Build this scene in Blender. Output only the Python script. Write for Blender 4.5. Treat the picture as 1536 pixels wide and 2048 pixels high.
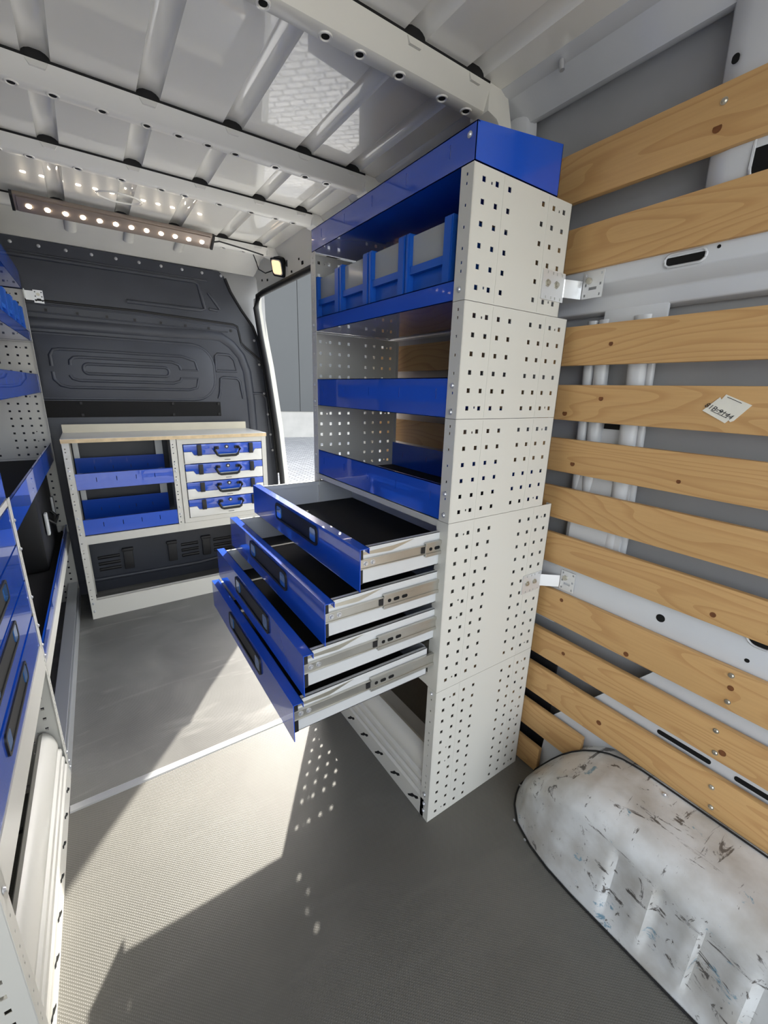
import bpy, bmesh, math, random
from mathutils import Vector, Matrix
random.seed(7)
for o in list(bpy.data.objects): bpy.data.objects.remove(o, do_unlink=True)
scn = bpy.context.scene
COL = scn.collection
# ------------------------------------------------------------------ camera
def rot(ax, ay, az):
    return Matrix.Rotation(math.radians(az), 3, 'Z') @ Matrix.Rotation(math.radians(ax), 3, 'X') @ Matrix.Rotation(math.radians(ay), 3, 'Y')
Rm = rot(-16.0752, -1.5798, -34.6442)          # columns: right, forward, up
cam_d = bpy.data.cameras.new('camera'); cam = bpy.data.objects.new('camera', cam_d); COL.objects.link(cam)
mw = Matrix.Identity(4)
for i in range(3):
    mw[i][0] = Rm[i][0]; mw[i][1] = Rm[i][2]; mw[i][2] = -Rm[i][1]
mw.translation = (-.7295, -.7619, 1.3471)
cam.matrix_world = mw
cam_d.sensor_fit = 'HORIZONTAL'; cam_d.sensor_width = 36; cam_d.lens = 844.72/1536*36
cam_d.clip_start = .02; cam_d.clip_end = 300
scn.camera = cam
# ------------------------------------------------------------------ world, sun, exposure
SUN = Vector((-.558, -.83, -.752)).normalized()
w = bpy.data.worlds.new('sky'); scn.world = w; w.use_nodes = True
nt = w.node_tree; nt.nodes.clear()
out = nt.nodes.new('ShaderNodeOutputWorld'); bg = nt.nodes.new('ShaderNodeBackground'); sk = nt.nodes.new('ShaderNodeTexSky')
sk.sky_type = 'NISHITA'; sk.sun_disc = False
sk.sun_elevation = math.asin(-SUN.z); sk.sun_rotation = math.atan2(-SUN.x, -SUN.y)
sk.air_density = 1.0; sk.dust_density = 2.5; sk.ozone_density = 1.0
bg.inputs[1].default_value = .52
hs_ = nt.nodes.new('ShaderNodeHueSaturation'); hs_.inputs['Saturation'].default_value = .34
nt.links.new(sk.outputs[0], hs_.inputs['Color']); nt.links.new(hs_.outputs[0], bg.inputs[0]); nt.links.new(bg.outputs[0], out.inputs[0])
sd = bpy.data.lights.new('sun', 'SUN'); sd.energy = 6.6; sd.angle = math.radians(.6); sd.color = (1, .95, .86)
so = bpy.data.objects.new('sun', sd); COL.objects.link(so); so.rotation_euler = SUN.to_track_quat('-Z', 'Y').to_euler(); so.location = (8, 12, 10)
vs = scn.view_settings; vs.view_transform = 'Standard'; vs.look = 'None'; vs.gamma = 1; vs.use_curve_mapping = False
vs.exposure = .93
# ------------------------------------------------------------------ materials
MAT = {}
def lin(r, g, b):
    f = lambda c: ((c/255+.055)/1.055)**2.4 if c > 10 else c/255/12.92
    return (f(r), f(g), f(b), 1)
def mat(name, col, rough=.5, metal=0, spec=.5, coat=0, bump=0, bscale=200, vary=0, vscale=6, emit=0, trans=0, alpha=1, ior=1.45):
    m = bpy.data.materials.new(name); m.use_nodes = True; t = m.node_tree; p = t.nodes['Principled BSDF']
    p.inputs['Base Color'].default_value = col; p.inputs['Roughness'].default_value = rough; p.inputs['Metallic'].default_value = metal
    p.inputs['Specular IOR Level'].default_value = spec; p.inputs['Coat Weight'].default_value = coat; p.inputs['Coat Roughness'].default_value = .02
    p.inputs['Transmission Weight'].default_value = trans; p.inputs['IOR'].default_value = ior
    if emit: p.inputs['Emission Color'].default_value = col; p.inputs['Emission Strength'].default_value = emit
    tc = t.nodes.new('ShaderNodeTexCoord')
    if vary:
        n = t.nodes.new('ShaderNodeTexNoise'); n.inputs['Scale'].default_value = vscale; n.inputs['Detail'].default_value = 6
        r = t.nodes.new('ShaderNodeValToRGB'); r.color_ramp.elements[0].position = .3; r.color_ramp.elements[1].position = .72
        c0 = tuple(c*(1-vary) for c in col[:3])+(1,); c1 = tuple(min(1, c*(1+vary)) for c in col[:3])+(1,)
        r.color_ramp.elements[0].color = c0; r.color_ramp.elements[1].color = c1
        t.links.new(tc.outputs['Object'], n.inputs['Vector']); t.links.new(n.outputs['Fac'], r.inputs[0]); t.links.new(r.outputs[0], p.inputs['Base Color'])
    if bump:
        n = t.nodes.new('ShaderNodeTexNoise'); n.inputs['Scale'].default_value = bscale; n.inputs['Detail'].default_value = 3
        b = t.nodes.new('ShaderNodeBump'); b.inputs['Strength'].default_value = bump; b.inputs['Distance'].default_value = .002
        t.links.new(tc.outputs['Object'], n.inputs['Vector']); t.links.new(n.outputs['Fac'], b.inputs['Height']); t.links.new(b.outputs[0], p.inputs['Normal'])
    MAT[name] = m; return m
mat('white', lin(204, 202, 193), .38, bump=.04, bscale=900)
mat('blue', lin(22, 78, 190), .25, coat=1.0)
mat('blueplastic', lin(24, 92, 190), .35)
mat('galv', lin(206, 208, 208), .38, .25, vary=.05, vscale=3)
mat('zinc', lin(196, 192, 178), .3, .85, vary=.12, vscale=8)
mat('bracket', lin(225, 226, 226), .32, .5)
mat('slide', lin(190, 188, 180), .28, .85, vary=.10, vscale=10)
mat('black', lin(22, 22, 23), .45)
mat('mat', lin(20, 19, 18), .85, bump=.3, bscale=600)
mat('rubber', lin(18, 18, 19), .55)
mat('hole', lin(6, 6, 6), .9)
mat('roof', lin(240, 238, 230), .34, 0, .5, coat=1.0, vary=.03, vscale=4)
mat('body', lin(206, 208, 210), .22, 0, .55, coat=.3, vary=.04, vscale=4)
mat('pillar', lin(226, 224, 214), .34, coat=.15)
mat('bow', lin(232, 231, 225), .36)
mat('skin', lin(166, 167, 168), .42, vary=.05)
mat('plastic', lin(57, 60, 68), .32, bump=.2, bscale=420, vary=.12, vscale=5)
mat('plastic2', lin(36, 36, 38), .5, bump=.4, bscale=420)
mat('rivet', lin(205, 206, 208), .3, .6)
mat('ply', lin(214, 190, 150), .55, vary=.15, vscale=30)
mat('worktop', lin(205, 204, 198), .32, vary=.04)
mat('backsplash', lin(214, 206, 184), .5, vary=.05)
mat('alu', lin(205, 207, 208), .32, .7)
mat('paper', lin(226, 222, 208), .8, vary=.04, vscale=30)
mat('ink', lin(40, 40, 44), .8)
mat('casewhite', lin(224, 223, 216), .4)
mat('lens', lin(225, 215, 205), .12, trans=.0, coat=.5)
mat('ledhouse', lin(150, 136, 126), .25, .3, coat=.4)
mat('led', (1, .86, .66, 1), .3, emit=30)
mat('lamp', (1, .70, .40, 1), .3, emit=.6)
mat('concrete', lin(180, 176, 168), .85, vary=.08, vscale=2)
mat('facade', lin(84, 85, 84), .55, vary=.03, vscale=.5)
mat('clear', lin(228, 230, 226), .12, trans=.6, ior=1.2)
mat('tab', lin(60, 120, 190), .12, .3, coat=1)
mat('darkcase', lin(16, 16, 17), .5)
mat('floorsub', lin(50, 50, 50), .8)
def M_wood():
    m = bpy.data.materials.new('wood'); m.use_nodes = True; t = m.node_tree; p = t.nodes['Principled BSDF']; L = t.links.new
    tc = t.nodes.new('ShaderNodeTexCoord'); oi = t.nodes.new('ShaderNodeObjectInfo')
    add = t.nodes.new('ShaderNodeVectorMath'); add.operation = 'ADD'
    mul = t.nodes.new('ShaderNodeVectorMath'); mul.operation = 'SCALE'; mul.inputs['Scale'].default_value = 7.3
    cx = t.nodes.new('ShaderNodeCombineXYZ'); L(oi.outputs['Random'], cx.inputs[0]); L(oi.outputs['Random'], cx.inputs[1]); L(oi.outputs['Random'], cx.inputs[2])
    L(cx.outputs[0], mul.inputs[0]); L(tc.outputs['Object'], add.inputs[0]); L(mul.outputs[0], add.inputs[1])
    mp = t.nodes.new('ShaderNodeMapping'); mp.inputs['Scale'].default_value = (1.2, .16, 1.2); L(add.outputs[0], mp.inputs[0])
    n1 = t.nodes.new('ShaderNodeTexNoise'); n1.inputs['Scale'].default_value = 4.5; n1.inputs['Detail'].default_value = 2; L(mp.outputs[0], n1.inputs['Vector'])
    ml = t.nodes.new('ShaderNodeMath'); ml.operation = 'MULTIPLY'; ml.inputs[1].default_value = 26; L(n1.outputs['Fac'], ml.inputs[0])
    fr = t.nodes.new('ShaderNodeMath'); fr.operation = 'FRACT'; L(ml.outputs[0], fr.inputs[0])
    r = t.nodes.new('ShaderNodeValToRGB'); e = r.color_ramp.elements
    e[0].position = 0; e[0].color = lin(200, 160, 106); e[1].position = 1; e[1].color = lin(170, 124, 74)
    e2 = r.color_ramp.elements.new(.62); e2.color = lin(198, 156, 102)
    e3 = r.color_ramp.elements.new(.9); e3.color = lin(168, 120, 70)
    L(fr.outputs[0], r.inputs[0])
    mp2 = t.nodes.new('ShaderNodeMapping'); mp2.inputs['Scale'].default_value = (60, 3, 60); L(add.outputs[0], mp2.inputs[0])
    n2 = t.nodes.new('ShaderNodeTexNoise'); n2.inputs['Scale'].default_value = 3; n2.inputs['Detail'].default_value = 4; L(mp2.outputs[0], n2.inputs['Vector'])
    mx = t.nodes.new('ShaderNodeMixRGB'); mx.blend_type = 'MULTIPLY'; mx.inputs[0].default_value = .35
    r2 = t.nodes.new('ShaderNodeValToRGB'); r2.color_ramp.elements[0].color = (.6, .55, .5, 1); r2.color_ramp.elements[0].position = .3; r2.color_ramp.elements[1].position = .6
    L(n2.outputs['Fac'], r2.inputs[0]); L(r.outputs[0], mx.inputs[1]); L(r2.outputs[0], mx.inputs[2])
    mx2 = t.nodes.new('ShaderNodeMixRGB'); mx2.inputs[0].default_value = .55; mx2.inputs[2].default_value = lin(198, 158, 104); L(mx.outputs[0], mx2.inputs[1])
    L(mx2.outputs[0], p.inputs['Base Color']); p.inputs['Roughness'].default_value = .5
    b = t.nodes.new('ShaderNodeBump'); b.inputs['Strength'].default_value = .15; b.inputs['Distance'].default_value = .001; L(n2.outputs['Fac'], b.inputs['Height']); L(b.outputs[0], p.inputs['Normal'])
    MAT['wood'] = m
M_wood()
mat('knot', lin(112, 68, 34), .6, vary=.25, vscale=80)
def M_floor(name, col, tex, blotch):
    m = bpy.data.materials.new(name); m.use_nodes = True; t = m.node_tree; p = t.nodes['Principled BSDF']; L = t.links.new
    tc = t.nodes.new('ShaderNodeTexCoord')
    n = t.nodes.new('ShaderNodeTexNoise'); n.inputs['Scale'].default_value = 3.2; n.inputs['Detail'].default_value = 7; n.inputs['Distortion'].default_value = .6; L(tc.outputs['Object'], n.inputs['Vector'])
    r = t.nodes.new('ShaderNodeValToRGB'); r.color_ramp.elements[0].position = .35; r.color_ramp.elements[1].position = .75
    r.color_ramp.elements[0].color = tuple(c*(1-blotch) for c in col[:3])+(1,); r.color_ramp.elements[1].color = tuple(c*(1+blotch) for c in col[:3])+(1,)
    L(n.outputs['Fac'], r.inputs[0])
    # dusty scuffs
    mp0 = t.nodes.new('ShaderNodeMapping'); mp0.inputs['Rotation'].default_value = (0, 0, .35); mp0.inputs['Scale'].default_value = (1.2, 5, 1); L(tc.outputs['Object'], mp0.inputs[0])
    n3 = t.nodes.new('ShaderNodeTexNoise'); n3.inputs['Scale'].default_value = 2.0; n3.inputs['Detail'].default_value = 5; n3.inputs['Distortion'].default_value = 1.2; L(mp0.outputs[0], n3.inputs['Vector'])
    r3 = t.nodes.new('ShaderNodeValToRGB'); r3.color_ramp.elements[0].position = .56; r3.color_ramp.elements[0].color = (0, 0, 0, 1); r3.color_ramp.elements[1].position = .74; r3.color_ramp.elements[1].color = (1, 1, 1, 1); L(n3.outputs['Fac'], r3.inputs[0])
    mx = t.nodes.new('ShaderNodeMixRGB'); mx.inputs[2].default_value = tuple(min(1, c*(1.5 if blotch > .2 else 1.06)) for c in col[:3])+(1,)
    L(r3.outputs[0], mx.inputs[0]); L(r.outputs[0], mx.inputs[1])
    # anti-slip waffle
    mp = t.nodes.new('ShaderNodeMapping'); mp.inputs['Rotation'].default_value = (0, 0, .78); L(tc.outputs['Object'], mp.inputs[0])
    v = t.nodes.new('ShaderNodeTexVoronoi'); v.inputs['Scale'].default_value = tex; v.inputs['Randomness'].default_value = 0; L(mp.outputs[0], v.inputs['Vector'])
    r4 = t.nodes.new('ShaderNodeValToRGB'); r4.color_ramp.elements[0].position = .3; r4.color_ramp.elements[1].position = .55
    L(v.outputs['Distance'], r4.inputs[0])
    mx2 = t.nodes.new('ShaderNodeMixRGB'); mx2.blend_type = 'MULTIPLY'; mx2.inputs[0].default_value = .22
    r5 = t.nodes.new('ShaderNodeValToRGB'); r5.color_ramp.elements[0].position = .3; r5.color_ramp.elements[0].color = (1, 1, 1, 1); r5.color_ramp.elements[1].position = .6; r5.color_ramp.elements[1].color = (.35, .35, .35, 1)
    L(v.outputs['Distance'], r5.inputs[0]); L(mx.outputs[0], mx2.inputs[1]); L(r5.outputs[0], mx2.inputs[2])
    L(mx2.outputs[0], p.inputs['Base Color'])
    b = t.nodes.new('ShaderNodeBump'); b.inputs['Strength'].default_value = .55; b.inputs['Distance'].default_value = .0015; b.invert = True
    L(r4.outputs[0], b.inputs['Height']); L(b.outputs[0], p.inputs['Normal'])
    p.inputs['Roughness'].default_value = .42 if blotch > .2 else .5
    MAT[name] = m
M_floor('floor_rear', lin(104, 102, 95), 190, .10)
M_floor('floor_front', lin(106, 105, 101), 330, .24)
def M_arch():
    m = bpy.data.materials.new('arch'); m.use_nodes = True; t = m.node_tree; p = t.nodes['Principled BSDF']; L = t.links.new
    tc = t.nodes.new('ShaderNodeTexCoord')
    n0 = t.nodes.new('ShaderNodeTexNoise'); n0.inputs['Scale'].default_value = 9; n0.inputs['Detail'].default_value = 8; L(tc.outputs['Object'], n0.inputs['Vector'])
    r0 = t.nodes.new('ShaderNodeValToRGB'); r0.color_ramp.elements[0].position = .32; r0.color_ramp.elements[0].color = lin(176, 172, 164); r0.color_ramp.elements[1].position = .62; r0.color_ramp.elements[1].color = lin(212, 213, 211); L(n0.outputs['Fac'], r0.inputs[0])
    prev = r0.outputs[0]
    for sc, rz, lo, colr in (((9, 2.2, 9), .5, .60, lin(92, 88, 84)), ((3, 14, 8), -.3, .615, lin(98, 94, 90)), ((14, 12, 12), .2, .665, lin(60, 58, 54)), ((5, 4, 6), 1.0, .625, lin(120, 152, 168))):
        mp = t.nodes.new('ShaderNodeMapping'); mp.inputs['Scale'].default_value = sc; mp.inputs['Rotation'].default_value = (rz, 0, rz); L(tc.outputs['Object'], mp.inputs[0])
        n = t.nodes.new('ShaderNodeTexNoise'); n.inputs['Scale'].default_value = 2.4; n.inputs['Detail'].default_value = 7; n.inputs['Roughness'].default_value = .72; n.inputs['Distortion'].default_value = .8; L(mp.outputs[0], n.inputs['Vector'])
        r = t.nodes.new('ShaderNodeValToRGB'); r.color_ramp.elements[0].position = lo; r.color_ramp.elements[0].color = (0, 0, 0, 1); r.color_ramp.elements[1].position = lo+.03; r.color_ramp.elements[1].color = (1, 1, 1, 1); L(n.outputs['Fac'], r.inputs[0])
        mx = t.nodes.new('ShaderNodeMixRGB'); mx.inputs[2].default_value = colr; L(r.outputs[0], mx.inputs[0]); L(prev, mx.inputs[1]); prev = mx.outputs[0]
    L(prev, p.inputs['Base Color']); p.inputs['Roughness'].default_value = .3; p.inputs['Coat Weight'].default_value = .2
    MAT['arch'] = m
M_arch()
def M_cobble():
    m = bpy.data.materials.new('cobble'); m.use_nodes = True; t = m.node_tree; p = t.nodes['Principled BSDF']; L = t.links.new
    tc = t.nodes.new('ShaderNodeTexCoord'); mp = t.nodes.new('ShaderNodeMapping'); mp.inputs['Rotation'].default_value = (0, 0, .8); L(tc.outputs['Object'], mp.inputs[0])
    b = t.nodes.new('ShaderNodeTexBrick'); b.inputs['Scale'].default_value = 2.4; b.inputs['Color1'].default_value = lin(172, 171, 168); b.inputs['Color2'].default_value = lin(150, 150, 148); b.inputs['Mortar'].default_value = lin(104, 104, 102); b.inputs['Mortar Size'].default_value = .035
    L(mp.outputs[0], b.inputs['Vector']); L(b.outputs[0], p.inputs['Base Color']); p.inputs['Roughness'].default_value = .8
    MAT['cobble'] = m
M_cobble()
# ------------------------------------------------------------------ mesh helpers
WM = {}
class MB:
    def __init__(s): s.v = []; s.f = []
    def add(s, vs, fs):
        b = len(s.v); s.v += [tuple(v) for v in vs]; s.f += [tuple(b+i for i in f) for f in fs]; return s
    def box(s, x0, x1, y0, y1, z0, z1):
        return s.add([(x0,y0,z0),(x1,y0,z0),(x1,y1,z0),(x0,y1,z0),(x0,y0,z1),(x1,y0,z1),(x1,y1,z1),(x0,y1,z1)],
                     [(0,3,2,1),(4,5,6,7),(0,1,5,4),(1,2,6,5),(2,3,7,6),(3,0,4,7)])
    def prism(s, poly, ax, a, b):
        # poly: 2D points in the two other axes (cyclic order kept x,y,z minus ax)
        def P(q, t): return (t, q[0], q[1]) if ax == 'x' else (q[0], t, q[1]) if ax == 'y' else (q[0], q[1], t)
        n = len(poly)
        return s.add([P(q, a) for q in poly]+[P(q, b) for q in poly],
                     [tuple(range(n))[::-1], tuple(range(n, 2*n))]+[(i, (i+1) % n, n+(i+1) % n, n+i) for i in range(n)])
    def strip(s, line, ax, a, b, th):
        # open polyline extruded with thickness
        off = []
        for i, q in enumerate(line):
            p0 = Vector(line[max(0, i-1)]); p1 = Vector(line[min(len(line)-1, i+1)]); d = (p1-p0).normalized()
            off.append((q[0]-d.y*th, q[1]+d.x*th))
        n = len(line); poly = list(line)+off[::-1]
        def P(q, t): return (t, q[0], q[1]) if ax == 'x' else (q[0], t, q[1]) if ax == 'y' else (q[0], q[1], t)
        m = len(poly)
        vs = [P(q, a) for q in poly]+[P(q, b) for q in poly]
        fs = [(i, (i+1) % m, m+(i+1) % m, m+i) for i in range(m)]
        for i in range(n-1):
            j = m-1-i
            fs.append((i, i+1, j-1, j)); fs.append((m+i, m+j, m+j-1, m+i+1))
        return s.add(vs, fs)
    def cyl(s, c, d, r, h, n=12, r2=None):
        d = Vector(d).normalized(); u = d.orthogonal().normalized(); w_ = d.cross(u); c = Vector(c); r2 = r if r2 is None else r2
        a = [c+(u*math.cos(k*2*math.pi/n)+w_*math.sin(k*2*math.pi/n))*r for k in range(n)]
        b = [c+d*h+(u*math.cos(k*2*math.pi/n)+w_*math.sin(k*2*math.pi/n))*r2 for k in range(n)]
        return s.add(a+b, [tuple(range(n))[::-1], tuple(range(n, 2*n))]+[(i, (i+1) % n, n+(i+1) % n, n+i) for i in range(n)])
    def tube(s, path, r, n=8, closed=False, flat=None):
        # flat=(normal vector, scale): squash the section along a normal
        P = [Vector(p) for p in path]; N = len(P); rings = []
        for i, p in enumerate(P):
            if closed: d = P[(i+1) % N]-P[i-1]
            else: d = P[min(N-1, i+1)]-P[max(0, i-1)]
            d.normalize()
            if flat: w_ = Vector(flat[0]); u = d.cross(w_).normalized(); k = flat[1]
            else:
                ref = Vector((0, 0, 1)) if abs(d.z) < .9 else Vector((1, 0, 0)); u = d.cross(ref).normalized(); w_ = d.cross(u).normalized(); k = 1
            rings.append([p+u*r*math.cos(a*2*math.pi/n)+w_*r*k*math.sin(a*2*math.pi/n) for a in range(n)])
        vs = [q for R in rings for q in R]; fs = []
        for i in range(N if closed else N-1):
            j = (i+1) % N
            for a in range(n): fs.append((i*n+a, i*n+(a+1) % n, j*n+(a+1) % n, j*n+a))
        if not closed: fs += [tuple(range(n))[::-1], tuple((N-1)*n+a for a in range(n))]
        return s.add(vs, fs)
    def perf(s, u0, u1, v0, v1, cols, th, P):
        # plate in (u, v) with rectangular holes; cols: [(u_centre, width, [(v_centre, height), ...])]; P(u, v, t) maps to space
        cols = sorted(cols); us = [u0]
        def q(a, b, c, d):
            s.add([P(a, c, 0), P(b, c, 0), P(b, d, 0), P(a, d, 0)], [(0, 1, 2, 3)]); s.add([P(a, c, th), P(b, c, th), P(b, d, th), P(a, d, th)], [(3, 2, 1, 0)])
        cur = u0
        for uc, wd, hs in cols:
            a, b = uc-wd/2, uc+wd/2
            q(cur, a, v0, v1); cur = b; c = v0
            for vc, h in sorted(hs):
                q(a, b, c, vc-h/2); c = vc+h/2; d0 = vc-h/2
                s.add([P(a, d0, 0), P(b, d0, 0), P(b, c, 0), P(a, c, 0), P(a, d0, th), P(b, d0, th), P(b, c, th), P(a, c, th)], [(0, 4, 5, 1), (1, 5, 6, 2), (2, 6, 7, 3), (3, 7, 4, 0)])
            q(a, b, c, v1)
        q(cur, u1, v0, v1)
        s.add([P(u0, v0, 0), P(u1, v0, 0), P(u1, v1, 0), P(u0, v1, 0), P(u0, v0, th), P(u1, v0, th), P(u1, v1, th), P(u0, v1, th)], [(0, 1, 5, 4), (1, 2, 6, 5), (2, 3, 7, 6), (3, 0, 4, 7)])
        return s
    def xf(s, fn): s.v = [tuple(fn(*v)) for v in s.v]; return s
    def build(s, name, mt, parent=None, smooth=None, bevel=0, local=False, kind=None, label=None, cat=None, group=None, loc=None, weld=False):
        vs = [Vector(v) for v in s.v]
        if parent is not None:
            if not local:
                inv = WM[parent.name].inverted(); vs = [inv @ v for v in vs]
        else:
            if loc is None:
                xs = [v.x for v in vs]; ys = [v.y for v in vs]; zs = [v.z for v in vs]
                loc = ((min(xs)+max(xs))/2, (min(ys)+max(ys))/2, min(zs))
            loc = Vector(loc); vs = [v-loc for v in vs]
        me = bpy.data.meshes.new(name); me.from_pydata(vs, [], s.f)
        bm = bmesh.new(); bm.from_mesh(me)
        if weld or bevel: bmesh.ops.remove_doubles(bm, verts=bm.verts, dist=1e-5)
        bmesh.ops.recalc_face_normals(bm, faces=bm.faces)
        if bevel: bmesh.ops.bevel(bm, geom=[e for e in bm.edges if len(e.link_faces) == 2 and e.calc_face_angle(0) > .6], offset=bevel, segments=2, affect='EDGES', profile=.6)
        bm.to_mesh(me); bm.free()
        if smooth: me.shade_smooth(); me.set_sharp_from_angle(angle=math.radians(smooth))
        me.materials.append(MAT[mt]); o = bpy.data.objects.new(name, me); COL.objects.link(o)
        if parent is not None: o.parent = parent; WM[o.name] = WM[parent.name].copy()
        else: o.location = loc; WM[o.name] = Matrix.Translation(loc)
        tag(o, label, cat, group, kind); return o
def tag(o, label=None, cat=None, group=None, kind=None):
    if label: o['label'] = label
    if cat: o['category'] = cat
    if group: o['group'] = group
    if kind: o['kind'] = kind
    return o
def thing(name, label, cat, loc=(0, 0, 0), rz=0, group=None):
    o = bpy.data.objects.new(name, None); COL.objects.link(o); o.location = loc; o.rotation_euler = (0, 0, rz); o.empty_display_size = .05
    WM[o.name] = Matrix.Translation(loc) @ Matrix.Rotation(rz, 4, 'Z'); return tag(o, label, cat, group)
def copy_tree(o, parent=None):
    c = o.copy(); COL.objects.link(c); c.parent = parent
    for ch in [k for k in bpy.data.objects if k.parent == o]: copy_tree(ch, c)
    return c
SH = {}
def shared(key, name, fn, mt, parent, loc, rotm=None, smooth=40, label=None):
    # small repeated pieces that share mesh data; loc is world (parent frame handled)
    if key not in SH:
        mb = fn(); me = bpy.data.meshes.new(name); me.from_pydata(mb.v, [], mb.f)
        bm = bmesh.new(); bm.from_mesh(me); bmesh.ops.recalc_face_normals(bm, faces=bm.faces); bm.to_mesh(me); bm.free()
        me.shade_smooth(); me.set_sharp_from_angle(angle=math.radians(smooth)); me.materials.append(MAT[mt]); SH[key] = me
    o = bpy.data.objects.new(name, SH[key]); COL.objects.link(o); o.parent = parent
    m = Matrix.Translation(loc)
    if rotm is not None: m = m @ rotm.to_4x4()
    o.matrix_local = WM[parent.name].inverted() @ m; WM[o.name] = m
    if label: o['label'] = label
    return o
def facing(d): return Vector(d).to_track_quat('Z', 'Y').to_matrix()
def m_screw():
    b = MB().cyl((0, 0, 0), (0, 0, 1), .0065, .0015, 12); b.cyl((0, 0, .0015), (0, 0, 1), .005, .003, 12, .003); return b
def screw(parent, loc, d, mt='rivet'): return shared('screw'+mt, 'screw', m_screw, mt, parent, loc, facing(d))
def m_hole(): return MB().cyl((0, 0, -.0002), (0, 0, 1), .009, .0006, 14)
def m_rim():
    return MB().tube([(.013*math.cos(a*math.pi/8), .013*math.sin(a*math.pi/8), 0) for a in range(16)], .003, 6, True)
def rrect(w_, h, r, n=5):
    pts = []
    for cx, cy, a0 in ((w_/2-r, h/2-r, 0), (-w_/2+r, h/2-r, 90), (-w_/2+r, -h/2+r, 180), (w_/2-r, -h/2+r, 270)):
        for k in range(n+1):
            a = math.radians(a0+90*k/n); pts.append((cx+r*math.cos(a), cy+r*math.sin(a)))
    return pts
# ================================================================== SETTING
YB, YR = 2.42, -1.5           # bulkhead, rear edge
fl = MB().box(-1.37, .56, YR, YB, -.06, -.009).build('floor', 'floorsub', kind='structure', label='grey anti-slip load floor of the van')
MB().box(-1.37, .56, YR, .660, -.009, 0).build('floor_sheet', 'floor_rear', fl, label='grey sheet with a fine waffle texture')
MB().box(-1.37, .56, .684, YB, -.009, 0).build('floor_sheet', 'floor_front', fl, label='smoother scuffed grey sheet')
MB().prism([(.655, 0), (.689, 0), (.684, .003), (.660, .003)], 'x', -.955, .45).build('trim_1', 'alu', kind='structure', label='thin aluminium strip joining the two floor sheets')
# --- ceiling
RZ = 2.13
prof = [(-1.30, RZ-.03), (-1.2, RZ)]
for xr in (-1.2+.24, -.72, -.47, -.235, .005, .2):
    for k in range(9):
        a = math.pi*k/8; prof.append((xr-.03*math.cos(a), RZ+.016*math.sin(a)))
prof += [(.27, RZ), (.30, RZ-.002)]
ce = MB().strip(prof, 'y', YR, YB+.05, .004).build('ceiling', 'roof', kind='structure', smooth=50, label='glossy light grey painted steel roof of the van')
def bow(y0, zb, name='roof_bow'):
    pts = [(y0, RZ-.008), (y0+.004, RZ-.016), (y0+.02, zb+.004), (y0+.026, zb), (y0+.056, zb), (y0+.062, zb+.004), (y0+.075, RZ-.0005), (y0+.04, RZ-.0005), (y0+.035, RZ-.008)]
    o = MB().prism(pts, 'x', -1.28, .26).build(name, 'pillar' if y0 < .5 else 'bow', ce, smooth=35)
    e = MB().prism([(.255, RZ), (.255, zb), (.29, zb-.008), (.325, zb-.04), (.345, zb-.09), (.36, zb-.09), (.352, zb-.01), (.33, RZ-.012), (.30, RZ-.001)], 'y', y0+.004, y0+.072).build('bow_foot', 'pillar' if y0 < .5 else 'bow', o, bevel=.004, smooth=40)
    x = -.95
    while x < .24:
        shared('bowhole', 'bolt_hole', m_hole, 'hole', o, (x, y0+.041, zb-.0003), facing((0, 0, -1)))
        shared('bowrim', 'hole_rim', m_rim, 'roof', o, (x, y0+.041, zb), facing((0, 0, -1)))
        x += random.choice((.085, .11, .135))
    MB().box(-1.28, .255, y0+.003, y0+.02, RZ-.010, RZ+.015).build('gap_shade_strip', 'rubber', o)  # black strip added to stand in for the shade in the bow-to-roof gap
    # notched tabs along the near edge, either side of each roof rib
    for xr in (-.72, -.47, -.235, .005, .2):
        MB().prism([(xr-.024, RZ-.010), (xr-.016, RZ-.022), (xr+.016, RZ-.022), (xr+.024, RZ-.010)], 'y', y0-.001, y0+.012).build('weld_tab', 'pillar' if y0 < .5 else 'bow', o)
    return o
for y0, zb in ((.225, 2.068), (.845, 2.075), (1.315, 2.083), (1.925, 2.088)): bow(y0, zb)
# short pressed dimples in front of the bulkhead
for x in (-.68, -.42, -.17):
    MB().tube([(x, 2.06, RZ-.004), (x, 2.14, RZ-.011), (x, 2.22, RZ-.018), (x, 2.25, RZ-.026)], .026, 10, flat=((0, 0, 1), .45)).build('roof_dimple', 'roof', ce, smooth=60)
MB().tube([(-.49+.085*math.cos(a*math.pi/14), 1.70+.055*math.sin(a*math.pi/14), RZ) for a in range(28)], .007, 6, True, flat=((0, 0, 1), .6)).build('pressed_ring', 'roof', ce, smooth=60)
MB().prism([(2.03, RZ-.001), (2.20, RZ-.014), (2.43, 2.072), (2.43, RZ)], 'x', -1.28, .33).build('front_roof_slope', 'roof', ce, smooth=50)
# --- left wall
wl = MB().box(-1.42, -1.39, YR, YB, 0, 2.1)
wl.prism([(-1.42, 2.09), (-1.30, 2.12), (-1.29, 2.10), (-1.39, 2.05)], 'y', YR, YB)
wl.build('wall_left', 'skin', kind='structure', label='grey painted left side wall of the van behind the racking')
# --- right wall
def xw(z): return .46-max(0, z-1.0)*.094
def xo(z): return xw(z)+.075
wr = MB(); YD = 1.06
zz = [0, .5, 1.0, 1.35, 1.7, 2.1]
wr.strip([(xo(z), z) for z in zz], 'y', YR, YD, -.006)
wall = wr.build('wall_right', 'skin', kind='structure', smooth=30, label='grey painted right side wall of the van clad with wooden slats')
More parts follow.
